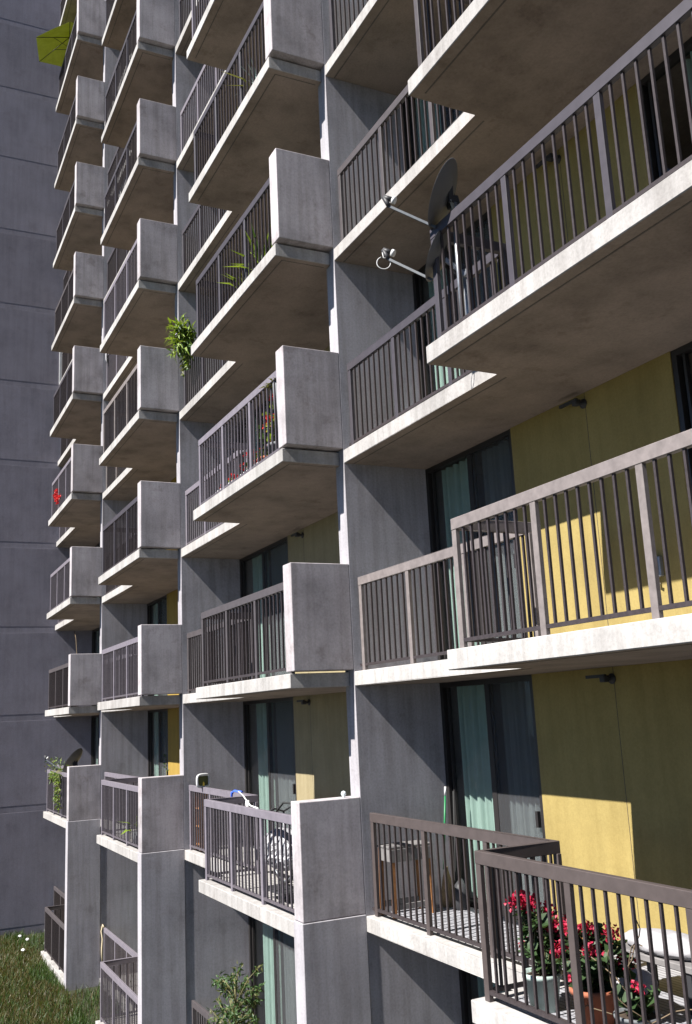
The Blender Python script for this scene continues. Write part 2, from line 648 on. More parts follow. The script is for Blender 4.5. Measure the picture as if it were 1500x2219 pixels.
# doors: bronze sliding frames, glass, screen and pleated curtains
def curtain_mesh(w, h, mt, n_f):
    m = MB()
    k = m.mi(mt)
    nx = max(16, int(n_f*10))
    prev = None
    ph = random.uniform(0, 6)
    for i in range(nx+1):
        t = i/nx
        x = t*w
        y = 0.042*math.sin(2*PI*n_f*t+ph+1.1*math.sin(5*t))+0.014*math.sin(2*PI*n_f*2.3*t)
        a = m.bm.verts.new((x, y*0.7, 0))
        b = m.bm.verts.new((x, y, h))
        if prev:
            f = m.bm.faces.new((prev[0], a, b, prev[1]))
            f.material_index = k
            f.smooth = True
        prev = (a, b)
    return m.mesh("curtain")

DOORH = H-TS
def door_set(wd, split, c0, second=False):
    """frame mesh etc. built from x=0 (fin side) to x=-wd; all at y=YW"""
    y0, y1 = YW-0.10, YW-0.01
    m = MB()
    m.box(-0.06, 0, y0, y1, 0.002, DOORH-0.002, FRAME)
    m.box(-wd, -wd+0.06, y0, y1, 0.002, DOORH-0.002, FRAME)
    m.box(-wd+0.06, -0.06, y0, y1, DOORH-0.06, DOORH-0.003, FRAME)
    m.box(-wd+0.06, -0.06, y0, y1, 0.002, 0.07, FRAME)
    m.box(-split-0.06, -split+0.03, y0+0.01, y1-0.02, 0.07, DOORH-0.06, FRAME)
    m.box(-0.13, -0.10, y0+0.02, y1-0.03, 0.07, DOORH-0.06, FRAME)
    m.box(-wd+0.09, -wd+0.13, y1-0.02, y1+0.02, 0.98, 1.14, FRAME)      # pull
    fr = m.mesh("sliding_door")
    gm = MB()
    gm.box(-split+0.03, -0.06, YW-0.075, YW-0.069, 0.07, DOORH-0.06, GLASS)
    g1 = gm.mesh("glass_pane")
    gm = MB()
    gm.box(-wd+0.06, -split-0.06, YW-0.075, YW-0.069, 0.07, DOORH-0.06, GLASS)
    g2 = gm.mesh("glass_pane")
    sm = MB()
    sm.box(-wd+0.06, -split-0.06, YW-0.04, YW-0.037, 0.07, DOORH-0.06, SCREEN)
    s1 = sm.mesh("insect_screen")
    cu1 = curtain_mesh(split-0.05-c0, DOORH-0.15, CURTAIN, 5)
    cu2 = curtain_mesh(wd-split-0.2, DOORH-0.15, CURTAIN_G, 7)
    return dict(fr=fr, g1=g1, g2=g2, s1=s1, cu1=cu1, cu2=cu2, split=split, wd=wd, c0=c0)
DOORS = {1: door_set(1.87, 0.96, 0.22), 2: door_set(2.45, 1.17, 0.46), 3: door_set(1.90, 0.98, 0.3), 4: door_set(1.90, 0.98, 0.3)}
D2 = {1: door_set(1.85, 0.92, 0.4)}
for _b in (2, 3, 4):
    D2[_b] = door_set(0.95, 0.50, 0.2)
WX = {1: 2.77, 2: 1.6, 3: 1.6, 4: 1.6}          # near edge of the coloured wall
def put_door(D, x, z):
    r = link("sliding_door", D['fr'], bld, (x, 0, z-GZ))
    link("glass_pane", D['g1'], r)
    link("glass_pane", D['g2'], r)
    link("insect_screen", D['s1'], r)
    link("curtain", D['cu1'], r, (-D['split']+0.03, YW-0.135, 0.09))
    link("curtain", D['cu2'], r, (-D['wd']+0.08, YW-0.145, 0.09))
    return r

WALLM = {1: YELLOW, 2: CREAM, 3: OCHRE, 4: YELLOW}
def wall_meshes(b):
    wd = DOORS[b]['wd']
    m = MB()
    xr = W-wd
    m.box(WX[b], xr-0.001, -1.32, YW, 0.001, DOORH-0.001, WALLM[b])
    # fine vertical board joint
    m.box(3.925, 3.931, YW-0.001, YW+0.0012, 0.002, DOORH-0.003, BARS)
    m1 = m.mesh("infill_wall")
    m = MB()
    m.box(TP+0.001, 0.92 if b == 1 else 0.645, -1.32, YW, 0.001, DOORH-0.001, WALLM[b])
    return m1, m.mesh("infill_wall")

# sidewall sprinkler
sp = MB()
sp.lathe([(0.0, 0), (0.05, 0), (0.05, 0.012), (0.02, 0.016), (0.016, 0.10), (0.0, 0.10)], DARKP, axis=(0, 1, 0), n=12)
sp.beam((-0.02, 0.10, 0.028), (0.24, 0.10, 0.028), 0.03, 0.03, DARKP)
sp.box(-0.035, 0.035, 0.06, 0.13, -0.03, 0.03, DARKP, 0.008)
SPRK = sp.mesh("sprinkler")

for b in range(1, NB+1):
    x = bx0(b)
    w1, w2 = wall_meshes(b)
    for f in range(0, TOP[b-1]+1):
        z = fz(f)
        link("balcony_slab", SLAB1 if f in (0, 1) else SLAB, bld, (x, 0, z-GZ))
        if f == TOP[b-1]:
            continue
        if f >= 1:
            link("side_panel", PANEL, bld, (x, 0, z-GZ))
        put_railing(b, f)
        tall = 1.0 if f else (-TS-F0Z)/DOORH          # the ground storey is higher
        for w_ in (w1, w2):
            o = link("infill_wall", w_, bld, (x, 0, z-GZ))
            o.scale.z = tall
        for D_, dx in ((DOORS[b], x+W-0.001), (D2[b], x+WX[b]-0.001)):
            o = put_door(D_, dx, z)
            o.scale.z = tall
        if f in (1, 2, 3) and b < 3:
            link("sprinkler", SPRK, bld, (x+3.95, YW, z+DOORH-0.11-GZ))

# deck tiles on the lowest near balcony, recess floor
t = MB()
t.prism([(TP+0.01, RY-0.12), (XF-0.08, RY-0.12), (XF-0.08, -0.20), (W-0.01, -0.20), (W-0.01, YW+0.005), (TP+0.01, YW+0.005)], 0.001, 0.006, TILE)
link("floor_tiles", t.mesh("floor_tiles"), bld, (bx0(1), 0, -GZ))
# electric box on the second-level wall
e = MB()
e.box(-0.055, 0.055, 0, 0.05, -0.09, 0.09, GALV, 0.008)
e.box(-0.035, 0.035, 0.05, 0.058, -0.06, 0.05, DARKP, 0.003)
e.tube([(0, 0.03, -0.09), (0.0, 0.05, -0.14), (-0.03, 0.05, -0.155)], 0.012, WHITE)
link("outlet_box", e.mesh("outlet_box"), bld, (-3.86, YW, H+0.66-GZ))
# ceiling lamp under the lowest near slab
e = MB()
e.box(-0.14, 0.14, -0.05, 0.05, -0.05, -0.001, WHITE, 0.01)
link("ceiling_lamp", e.mesh("ceiling_lamp"), bld, (-0.42, -0.32, -TS-GZ))
# white lattice privacy screen at the far end of bay four
e = MB()
for i in range(5):
    e.box(-0.03, 0.0, -0.34+i*0.07, -0.34+i*0.07+0.06, 0.0, 1.25, WHITE, 0.004)
link("privacy_screen", e.mesh("privacy_screen"), bld, (3*W-0.002, 0, fz(6)+0.002-GZ))

# ------------------------------------------------------------------ wing at the far end
wing = thing("tower_wing", "tall blank grey concrete wall with horizontal joints at the left of the balconies", "building", (3*W, 0, GZ))
m = MB()
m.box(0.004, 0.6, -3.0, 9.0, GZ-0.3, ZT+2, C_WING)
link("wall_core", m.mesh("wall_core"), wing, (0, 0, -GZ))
wp = MB()
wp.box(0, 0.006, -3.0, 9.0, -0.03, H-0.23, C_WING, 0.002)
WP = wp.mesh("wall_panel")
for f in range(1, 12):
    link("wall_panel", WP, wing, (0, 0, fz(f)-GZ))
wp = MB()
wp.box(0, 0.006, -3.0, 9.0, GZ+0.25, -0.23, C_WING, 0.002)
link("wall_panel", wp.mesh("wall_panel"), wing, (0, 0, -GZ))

# ------------------------------------------------------------------ plants
def geranium(base, n_st, spread, h0, h1, pot_m, pot_r, pot_h, fl_m, label, leaf_m=LEAF_G, heads=7, group=None, nl=7):
    t = thing("potted_geranium", label, "potted plant", base, group)
    pm = MB()
    pm.lathe([(0, 0), (pot_r*0.72, 0), (pot_r*0.95, pot_h*0.86), (pot_r*1.06, pot_h*0.86), (pot_r*1.06, pot_h), (pot_r*0.93, pot_h), (pot_r*0.9, pot_h*0.9), (0, pot_h*0.9)], pot_m, n=24)
    pm.build("pot", t)
    sm = MB()
    sm.lathe([(pot_r*0.89, pot_h*0.905), (0, pot_h*0.93)], SOIL, n=16)
    sm.build("soil", t)
    fo, st = MB(), MB()
    tips = []
    for i in range(n_st):
        a = random.uniform(0, 2*PI)
        rr = random.uniform(0.2, 1)*spread
        top = Vector((math.cos(a)*rr*1.15, math.sin(a)*rr*0.8, random.uniform(h0, h1)))
        b0 = Vector((math.cos(a)*pot_r*0.4, math.sin(a)*pot_r*0.4, pot_h*0.9))
        mid = (b0+top)/2+Vector((0, 0, 0.05))+rv(0.03)
        st.tube([b0, mid, top], [0.007, 0.005, 0.003], STEM, 5)
        tips.append(top)
        for j in range(nl):
            q = b0.lerp(mid, random.random()) if random.random() < 0.35 else mid.lerp(top, random.random())
            d = rv()
            d.z = abs(d.z)*0.5
            q2 = q+d*random.uniform(0.02, 0.09)
            s = random.uniform(0.075, 0.135)
            # rounded geranium leaf: fan of small triangles
            nrm = (Vector((0, 0.3, 1))+rv(0.7)).normalized()
            u = nrm.orthogonal().normalized()
            w = nrm.cross(u)
            k = fo.mi(leaf_m)
            c0 = fo.bm.verts.new(q2)
            ring = [fo.bm.verts.new(q2+(u*math.cos(2*PI*z_/7)+w*math.sin(2*PI*z_/7))*s*0.5*random.uniform(0.8, 1.15)+nrm*s*0.12) for z_ in range(7)]
            for z_ in range(6):
                fo.bm.faces.new((c0, ring[z_], ring[z_+1])).material_index = k
    fo.build("foliage", t)
    st.build("stems", t)
    for i in range(heads):
        fl = MB()
        c = tips[i % len(tips)]+rv(0.03)+Vector((0, 0, 0.04))
        fl.ball(c, 0.03, fl_m, 1)
        for j in range(46):
            d = rv()
            q = c+d*random.uniform(0.015, 0.062)
            fl.leaf(q, d+rv(0.5), d, random.uniform(0.026, 0.038), 0.032, fl_m, 0.1)
        fl.build("flower_head", t)
    return t

geranium((-3.84, 0.47, 0.007), 22, 0.22, 0.34, 0.72, POTG, 0.14, 0.26, PINK, "pink geranium in a pale green pot at the corner of the lowest near balcony", heads=11, nl=9)
geranium((-4.36, 0.42, 0.007), 22, 0.30, 0.22, 0.66, TERRA, 0.16, 0.26, PINK, "pink geranium in a round terracotta pot behind the lowest near railing", heads=10, nl=9)
geranium((-4.72, 0.36, 0.007), 6, 0.16, 0.2, 0.34, POTD, 0.15, 0.16, PINK, "low grey bowl with a few leaves beside the terracotta pot", heads=1)

# dry vine trailing over the pots
t = MB()
for i in range(7):
    p0 = Vector((-4.75+random.uniform(-0.15, 0.1), 0.40, 0.15))
    pts = [p0]
    d = Vector((random.uniform(-0.2, 0.5), random.uniform(-0.1, 0.2), random.uniform(0.2, 0.8)))
    for j in range(9):
        d = (d+rv(0.45)+Vector((0, 0, -0.09))).normalized()
        nxt = pts[-1]+d*0.085
        nxt.y = min(0.60, max(0.2, nxt.y))
        nxt.z = max(0.03, nxt.z)
        pts.append(nxt)
    t.tube(pts, 0.0042, DRYST, 5)
tag(t.build("dry_vine"), "tangle of dry brown vine stems beside the grey bowl", "plant")

# cushioned bench by the yellow wall
bn = thing("cushioned_bench", "low dark bench with a fluffy white seat cushion against the yellow wall", "bench", (-4.20, -0.45, 0.007))
m = MB()
m.box(-0.42, 0.42, -0.19, 0.19, 0.28, 0.33, WOODG, 0.006)
m.build("seat", bn)
for sx in (-0.35, 0.35):
    for sy in (-0.14, 0.14):
        m = MB()
        m.box(sx-0.03, sx+0.03, sy-0.03, sy+0.03, 0, 0.28, DARKP, 0.004)
        m.build("leg", bn)
m = MB()
m.ball((0, 0, 0.39), 1.0, CLOTH, 4, (0.42, 0.21, 0.085), 0.045)
m.build("cushion", bn)
m = MB()
for i in range(3):
    m.ball((random.uniform(-0.1, 0.1), random.uniform(-0.04, 0.04), 0.11+0.035*i), 1.0, CLOTH, 2, (0.21-0.03*i, 0.15, 0.10), 0.12)
tag(m.build("white_bag", None, (-4.16, -0.12, 0.0)), "crumpled white bag on the floor in front of the cushioned bench", "bag")

# broom and grey pole leaning in the corner
br = thing("broom", "green handled straw broom with a white tip leaning in the balcony corner", "broom", (-0.17, -0.98, 0.007))
m = MB()
a, b = Vector((0.02, 0.02, 0.40)), Vector((-0.035, -0.03, 1.22))
m.tube([a, b], 0.011, GREENP)
m.build("handle", br)
m = MB()
m.tube([b, b+(b-a).normalized()*0.10], 0.013, WHITE)
m.build("grip", br)
m = MB()
m.lathe([(0.0, 0.0), (0.085, 0.0), (0.08, 0.12), (0.05, 0.30), (0.022, 0.40), (0.02, 0.43), (0, 0.43)], STRAW, n=14)
m.build("bristles", br)
m = MB()
m.tube([(0.0, 0, 0), (-0.02, -0.05, 1.27)], 0.012, RUBBER)
tag(m.build("metal_pole", None, (-0.28, -1.02, 0.007)), "thin dark pole leaning beside the green broom", "pole")
m = MB()
m.ball((0, 0, 0.16), 1.0, DARKP, 2, (0.11, 0.09, 0.20), 0.12)
tag(m.build("rubbish_bag", None, (-0.42, -1.0, -0.02)), "black bag on the floor between the broom and the glass door", "bag")

# small wooden side table with a grey board front
tb = thing("wooden_table", "small wooden table with a grey apron board against the concrete fin", "table", (-0.22, -0.42, 0.007))
m = MB()
m.box(-0.16, 0.16, -0.27, 0.27, 0.72, 0.745, WOODG, 0.004)
m.build("tabletop", tb)
m = MB()
m.box(-0.165, -0.15, -0.265, 0.265, 0.58, 0.715, WOODG, 0.003)
m.box(-0.14, 0.14, 0.25, 0.262, 0.58, 0.715, WOODG, 0.003)
m.build("apron", tb)
for sx in (-0.135, 0.135):
    for sy in (-0.235, 0.235):
        m = MB()
        m.beam((sx*1.05, sy*1.05, 0), (sx, sy, 0.72), 0.035, 0.045, WOOD)
        m.build("leg", tb)
m = MB()
m.box(-0.15, -0.12, -0.22, 0.22, 0.08, 0.14, WOODG, 0.003)
m.box(0.12, 0.15, -0.22, 0.22, 0.08, 0.14, WOODG, 0.003)
m.build("stretcher", tb)

# ------------------------------------------------------------------ satellite dishes
ARM = weathered("dish_arm_grey", (0.06, 0.068, 0.08), 0.5, 0.2, 20)
def dish(name, base, top, n, R, arm, label, pole_r=0.024, cable=False, off=0.10, dz=0.10):
    """base: foot of the pole, top: pole head; n: dish axis; arm: vector to feed"""
    t = thing(name, label, "satellite dish", base)
    base, top, n, arm = Vector(base), Vector(top), Vector(n).normalized(), Vector(arm)
    o_ = top-base
    m = MB()
    m.tube([(0, 0, 0), (0, 0, o_.z)], pole_r, GALV, 12)
    m.box(-0.06, 0.06, -0.06, 0.06, 0, 0.012, GALV)
    m.build("pole", t)
    m = MB()
    ctr = o_ + n*off + Vector((0, 0, dz))
    prof = [(0.0, -0.075)]
    for i in range(1, 9):
        r = R*i/8
        prof.append((r, -0.075+0.075*(i/8)**2))
    prof += [(R+0.010, 0.004), (R-0.004, 0.008)]
    for i in range(7, 0, -1):
        r = R*i/8
        prof.append((r, -0.068+0.075*(i/8)**2))
    prof.append((0, -0.068))
    m.lathe(prof, DISHM, ctr, n, 40)
    m.build("reflector", t)
    m = MB()
    m.tube([o_-Vector((0, 0, 0.04)), o_+Vector((0, 0, 0.04))], pole_r+0.012, GALV, 10)
    bk = ctr-n*0.08
    m.beam(o_, bk, 0.07, 0.10, DARKP)
    for sgn in (-1, 1):
        s_v = n.cross(Vector((0, 0, 1))).normalized()*0.07*sgn
        m.beam(bk+s_v-Vector((0, 0, 0.09)), bk+s_v+Vector((0, 0, 0.09)), 0.02, 0.05, DARKP)
        m.beam(bk+s_v-Vector((0, 0, 0.06)), o_+s_v*0.5-Vector((0, 0, 0.02)), 0.018, 0.04, GALV)
    m.build("mount", t)
    up_ = (Vector((0, 0, 1))-n*n.z).normalized()
    bot = ctr-up_*R*0.99
    m = MB()
    m.beam(bot-n*0.06, bot+arm, 0.018, 0.022, ARM)
    m.build("feed_arm", t)
    m = MB()
    e = bot+arm
    ad = arm.normalized()
    m.tube([e-ad*0.02, e+Vector((0, 0, 0.03)), e+Vector((0.02, 0.02, 0.09))], 0.022, DARKP)
    m.tube([e+Vector((0.02, 0.02, 0.09)), e+Vector((0.02, 0.02, 0.09))-n*0.09], 0.024, DARKP, 10)
    m.tube([e+Vector((0.02, 0.02, 0.09))-n*0.09, e+Vector((0.02, 0.02, 0.09))-n*0.12], 0.034, WHITE, 12)
    m.build("receiver", t)
    if cable:
        m = MB()
        pts = []
        for i in range(21):
            a = PI*0.5+2*PI*i/20*0.95
            q = 0.065*math.cos(a)+0.03
            pts.append(e+Vector((0.44*q, 0.88*q, -0.055+0.06*math.sin(a)+0.012*i/20)))
        pts.insert(0, e+Vector((0.02, 0.03, 0.06)))
        m.tube(pts, 0.0045, WHITE, 6)
        m.build("cable", t)
    return t
DN = (0.50, 0.60, 0.40)
dish("satellite_dish", (-3.62, 0.57, fz(3)), (-3.62, 0.57, fz(3)+1.23), DN, 0.315, (0.26, 0.28, 0.28), "grey satellite dish standing above the railing corner with its arm pointing left")
dish("satellite_dish", (-3.50, 0.42, fz(3)), (-3.50, 0.42, fz(3)+0.66), DN, 0.25, (0.30, 0.24, 0.30), "lower grey satellite dish half hidden behind the railing with a looped cable", 0.03, True, 0.27, 0.12)
dish("satellite_dish", (16.0, 0.25, 0), (16.0, 0.25, 1.20), (0.45, 0.60, 0.50), 0.36, (0.62, 0.42, 0.35), "brownish satellite dish rising behind the farthest lowest side panel")

# ------------------------------------------------------------------ bicycle and things, bay two, lowest balcony
bk = thing("bicycle", "silver bicycle with black handlebar grips leaning inside the lowest middle balcony", "bicycle", (2.05, -0.12, 0.002))
BK = Matrix.Rotation(math.radians(6), 4, 'X')
def wheel(cx):
    w_ = MB()
    pts = [(cx+0.30*math.cos(2*PI*i/32), 0, 0.32+0.30*math.sin(2*PI*i/32)) for i in range(32)]
    w_.tube(pts, 0.018, RUBBER, 7, True)
    o = w_.build("wheel", bk)
    w_ = MB()
    pts = [(cx+0.278*math.cos(2*PI*i/32), 0, 0.32+0.278*math.sin(2*PI*i/32)) for i in range(32)]
    w_.tube(pts, 0.009, GALV, 6, True)
    for i in range(14):
        a = 2*PI*i/14
        w_.tube([(cx, 0.015*(-1)**i, 0.32), (cx+0.275*math.cos(a), 0, 0.32+0.275*math.sin(a))], 0.0018, GALV, 4)
    w_.tube([(cx, -0.04, 0.32), (cx, 0.04, 0.32)], 0.016, GALV, 8)
    w_.build("rim", o)
wheel(-0.5)
wheel(0.5)
m = MB()
bb, seat, head, hd2 = (-0.06, 0, 0.30), (-0.16, 0, 0.80), (0.33, 0, 0.82), (0.36, 0, 0.70)
for a, b in ((bb, seat), (seat, head), (bb, hd2), (head, hd2), (bb, (-0.5, 0.02, 0.32)), (bb, (-0.5, -0.02, 0.32)), (seat, (-0.5, 0.02, 0.32)), (seat, (-0.5, -0.02, 0.32)), (hd2, (0.5, 0.03, 0.32)), (hd2, (0.5, -0.03, 0.32))):
    m.tube([a, b], 0.015, SILVER, 8)
m.build("frame", bk)
m = MB()
m.tube([head, (0.31, 0, 0.97)], 0.014, DARKP, 8)
m.tube([(0.20, -0.30, 1.02), (0.27, -0.15, 1.03), (0.31, 0, 0.97), (0.27, 0.15, 1.03), (0.20, 0.30, 1.02)], 0.013, DARKP, 8)
for s in (-1, 1):
    m.tube([(0.20, 0.30*s, 1.02), (0.13, 0.36*s, 1.01)], 0.020, RUBBER, 8)
m.build("handlebar", bk)
m = MB()
m.tube([seat, (-0.18, 0, 0.92)], 0.013, GALV, 8)
m.ball((-0.2, 0, 0.94), 1, RUBBER, 2, (0.13, 0.07, 0.03))
m.build("saddle", bk)
m = MB()
m.tube([(-0.06, -0.06, 0.30), (-0.06, 0.06, 0.30)], 0.03, GALV, 10)
m.lathe([(0, -0.004), (0.09, -0.004), (0.09, 0.004), (0, 0.004)], DARKP, (-0.06, 0.045, 0.30), (0, 1, 0), 20)
m.beam((-0.06, 0.055, 0.30), (0.04, 0.055, 0.17), 0.015, 0.02, GALV)
m.beam((-0.06, -0.055, 0.30), (-0.16, -0.055, 0.43), 0.015, 0.02, GALV)
m.box(0.0, 0.09, 0.06, 0.13, 0.155, 0.18, RUBBER)
m.box(-0.2, -0.11, -0.13, -0.06, 0.42, 0.445, RUBBER)
m.build("crankset", bk)
bk.rotation_euler = (math.radians(-5), 0, math.radians(6))

ct = thing("covered_barbecue", "barbecue under a crumpled silver cover behind the lowest middle railing", "barbecue", (1.50, 0.36, 0.002))
m = MB()
m.ball((0, 0, 0.60), 1.0, SILVER, 4, (0.44, 0.22, 0.25), 0.03)
for v in m.bm.verts:                                     # boxy, with creases running down the sides
    a_ = math.atan2(v.co.y*2, v.co.x)
    q_ = 1+0.10*math.sin(7*a_+3*v.co.z)+0.05*math.sin(17*a_-9*v.co.z)
    fl_ = 1.15 if v.co.z < 0.55 else 1.0
    v.co.x *= q_*fl_
    v.co.y *= q_*fl_
for f in m.bm.faces:
    f.smooth = False
m.build("cover", ct)
for sx in (-0.28, 0.28):
    for sy in (-0.15, 0.15):
        m = MB()
        m.beam((sx, sy, 0), (sx*0.9, sy*0.9, 0.48), 0.03, 0.03, DARKP)
        m.build("leg", ct)
m = MB()
m.box(-0.3, 0.3, -0.16, 0.16, 0.10, 0.13, DARKP, 0.004)
m.build("shelf", ct)

m = MB()
m.tube([(1.55, 0.45, 1.02), (1.35, 0.40, 1.17), (1.05, 0.36, 1.17), (0.88, 0.33, 0.98), (0.85, 0.3, 0.7)], 0.013, RUBBER, 8)
tag(m.build("hose"), "black curved hose standing above the railing beside the bicycle grips", "hose")
m = MB()
m.tube([(4.40, -0.09, 1.118), (3.6, 0.12, 1.115), (2.75, 0.36, 1.09), (2.1, 0.56, 1.10), (1.5, 0.68, 1.115)], 0.011, WHITE, 6)
m.tube([(2.80, 0.345, 1.10), (2.75, 0.36, 1.03), (2.78, 0.37, 0.96)], 0.030, WHITE, 7)
m.tube([(4.25, -0.10, 1.112), (4.55, -0.085, 1.118), (4.62, -0.06, 1.09), (4.62, -0.058, 0.98)], 0.022, BLUE, 6)
tag(m.build("tied_cord"), "white cord with a blue end tied across the corner of the lowest middle railing", "cord")

ln = thing("lantern", "small lantern with a rounded white frame standing on the lowest middle inner railing", "lantern", (6.20, -0.094, 1.105))
ln.rotation_euler = (0, 0, math.radians(-68))
m = MB()
pts = []
for i in range(24):
    a = 2*PI*i/24
    ca, sa = math.cos(a), math.sin(a)
    pts.append((0.13*math.copysign(abs(ca)**0.5, ca), 0.0, 0.105+0.10*math.copysign(abs(sa)**0.5, sa)))
m.tube(pts, 0.022, WHITE, 8, True)
m.build("frame", ln)
m = MB()
m.box(-0.10, 0.10, -0.012, 0.012, 0.02, 0.18, LEAF_O, 0.004)
m.lathe([(0, 0), (0.05, 0), (0.045, 0.07), (0.018, 0.10), (0.014, 0.15), (0, 0.16)], mat("yellow_glass", (0.75, 0.55, 0.08), 0.3), (0, 0.03, 0.012), n=12)
m.build("candle_holder", ln)
sh = thing("wooden_shelf", "orange brown wooden shelf stand behind the inner railing below the white lantern", "shelf", (6.72, -0.25, 0.002))
for sx in (-0.14, 0.14):
    m = MB()
    m.box(sx-0.015, sx+0.015, -0.11, 0.11, 0, 1.0, WOOD, 0.003)
    m.build("side_board", sh)
for z in (0.1, 0.4, 0.7, 0.97):
    m = MB()
    m.box(-0.124, 0.124, -0.105, 0.105, z, z+0.02, WOOD)
    m.build("shelf_board", sh)

m = MB()
m.lathe([(0, 0), (0.02, 0), (0.013, 0.01), (0.029, 0.03), (0.031, 0.045), (0.023, 0.065), (0.0, 0.075)], CERAM, n=16)
tag(m.build("glass_globe", None, (0.10, 0.16, 1.281)), "small pale glass globe standing on top of the lowest middle side panel", "ornament")

# ------------------------------------------------------------------ planters on the third level of the middle bay
def planter(x, y, z, w, fl, label, n=60, hgt=0.22, hd=6):
    t = thing("flower_box", label, "planter", (x, y, z))
    m = MB()
    m.box(-w/2, w/2, -0.09, 0.09, 0, 0.03, WHITE)
    m.box(-w/2, w/2, -0.10, -0.085, 0.03, 0.24, WHITE, 0.003)
    m.box(-w/2, w/2, 0.085, 0.10, 0.03, 0.24, WHITE, 0.003)
    m.box(-w/2, -w/2+0.015, -0.085, 0.085, 0.03, 0.24, WHITE)
    m.box(w/2-0.015, w/2, -0.085, 0.085, 0.03, 0.24, WHITE)
    m.build("box", t)
    m = MB()
    m.box(-w/2+0.015, w/2-0.015, -0.084, 0.084, 0.03, 0.20, SOIL)
    m.build("soil", t)
    m = MB()
    for i in range(n):
        q = Vector((random.uniform(-w/2, w/2), random.uniform(-0.08, 0.08), 0.2+random.random()*hgt*0.8))
        m.leaf(q, rv()+Vector((0, 0, 0.5)), rv(), random.uniform(0.05, 0.10), 0.05, random.choice([LEAF, LEAF_B, LEAF]))
    m.build("foliage", t)
    for i in range(hd):
        m = MB()
        c = Vector((random.uniform(-w/2, w/2), random.uniform(0, 0.1), 0.22+random.uniform(0.2, 1)*hgt))
        for j in range(22):
            dd = rv()
            m.leaf(c+dd*0.035, dd, rv(), 0.035, 0.03, fl, 0.1)
        m.build("flower_head", t)
    return t
Z3 = fz(3)
planter(3.05, 0.40, Z3+0.001, 0.85, RED, "white flower box with red blooms at the far end of the third middle balcony", 30, 0.10, 6)
planter(1.95, 0.40, Z3+0.001, 0.95, RED, "white flower box with red and pink blooms in the middle of the third middle balcony", 60, 0.24, 8)
geranium((0.95, 0.45, Z3+0.001), 12, 0.22, 0.4, 1.0, POTD, 0.16, 0.30, RED, "tall red geranium in a grey pot beside the third middle side panel", LEAF_B, 6, None, 6)
geranium((1.45, 0.42, Z3+0.001), 9, 0.22, 0.35, 0.8, TERRA, 0.14, 0.25, RED, "leggy red geranium in a clay pot between the flower boxes and the panel", LEAF, 3, None, 5)
# dry plant standing in a hanging pot near the top of the third panel
def small_plant(name, base, n, ln, wd, mats, label, cat="plant", pot=None, spread=1.0, droop=0.3, upw=0.8, stem=0.15):
    t = thing(name, label, cat, base)
    if pot:
        m = MB()
        r, h, pmat = pot
        m.lathe([(0, 0), (r*0.7, 0), (r, h), (r*0.88, h), (r*0.85, h*0.9), (0, h*0.9)], pmat, n=18)
        m.build("pot", t)
        z0 = h*0.9
    else:
        z0 = 0
    m = MB()
    s_m = MB()
    for i in range(n):
        d = rv()
        d.z = abs(d.z)*upw+0.15
        d.x *= spread
        d.y *= spread
        d.normalize()
        q = Vector((0, 0, z0))+d*random.uniform(0.2, 1)*stem
        L_ = ln*random.uniform(0.6, 1.1)
        m.leaf(q, d, Vector((0, 0, 1)), L_, wd*random.uniform(0.7, 1.2), random.choice(mats), droop)
    s_m.tube([(0, 0, z0*0.9), (0.005, 0, z0+stem*0.6)], 0.012, STEM, 6)
    m.build("foliage", t)
    s_m.build("stem", t)
    return t
small_plant("potted_plant", (0.55, 0.58, Z3+0.001), 40, 0.16, 0.05, [LEAF_O, DRYST], "withered brown plant peeking over the railing beside the third middle panel", pot=(0.1, 1.0, POTD), stem=0.2)
Z4 = fz(4)
small_plant("potted_plant", (1.35, 0.46, Z4+0.001), 26, 0.62, 0.06, [LEAF_B, LEAF], "spiky green plant with long leaves behind the fourth middle railing", pot=(0.14, 0.24, POTD), droop=0.15, upw=1.6)
small_plant("potted_plant", (1.95, 0.48, Z4+0.001), 16, 0.45, 0.05, [LEAF_B, LEAF_O], "smaller spiky plant left of the long leaved one on the fourth middle balcony", pot=(0.12, 0.2, TERRA), droop=0.2, upw=1.6)
small_plant("potted_plant", (1.25, 0.46, fz(5)+0.001), 14, 0.55, 0.035, [POTG, LEAF_O], "pale thin leaved plant behind the fifth middle railing", pot=(0.13, 0.3, POTD), droop=0.3, upw=1.4)

# leafy plant spilling out over the step of the fourth middle balcony
t = thing("overhanging_plant", "bright green leafy plant spilling over the inner railing of the fourth middle balcony", "plant", (6.22, -0.04, Z4+1.14))
m, s_m = MB(), MB()
for i in range(60):
    d = Vector((random.gauss(0, 0.5), random.uniform(0.05, 1.0)*0.8, random.uniform(-0.5, 0.8)))
    d.normalize()
    ln_ = random.uniform(0.15, 0.48)
    tip = d*ln_+Vector((0, 0.05, 0.0))
    s_m.tube([(0, 0, -0.05), d*ln_*0.5+Vector((0, 0.02, 0.05)), tip], 0.006, STEM, 4)
    for j in range(11):
        q = Vector((0, 0, 0)).lerp(tip, random.uniform(0.35, 1.05))
        dd = (d*0.6+rv(0.9)+Vector((0, 0.1, -0.35))).normalized()
        m.leaf(q, dd, Vector((0, 0.5, 1)), random.uniform(0.14, 0.27), 0.045, random.choice([LEAF_B, LEAF_B, LEAF_B, LEAF]), 0.25)
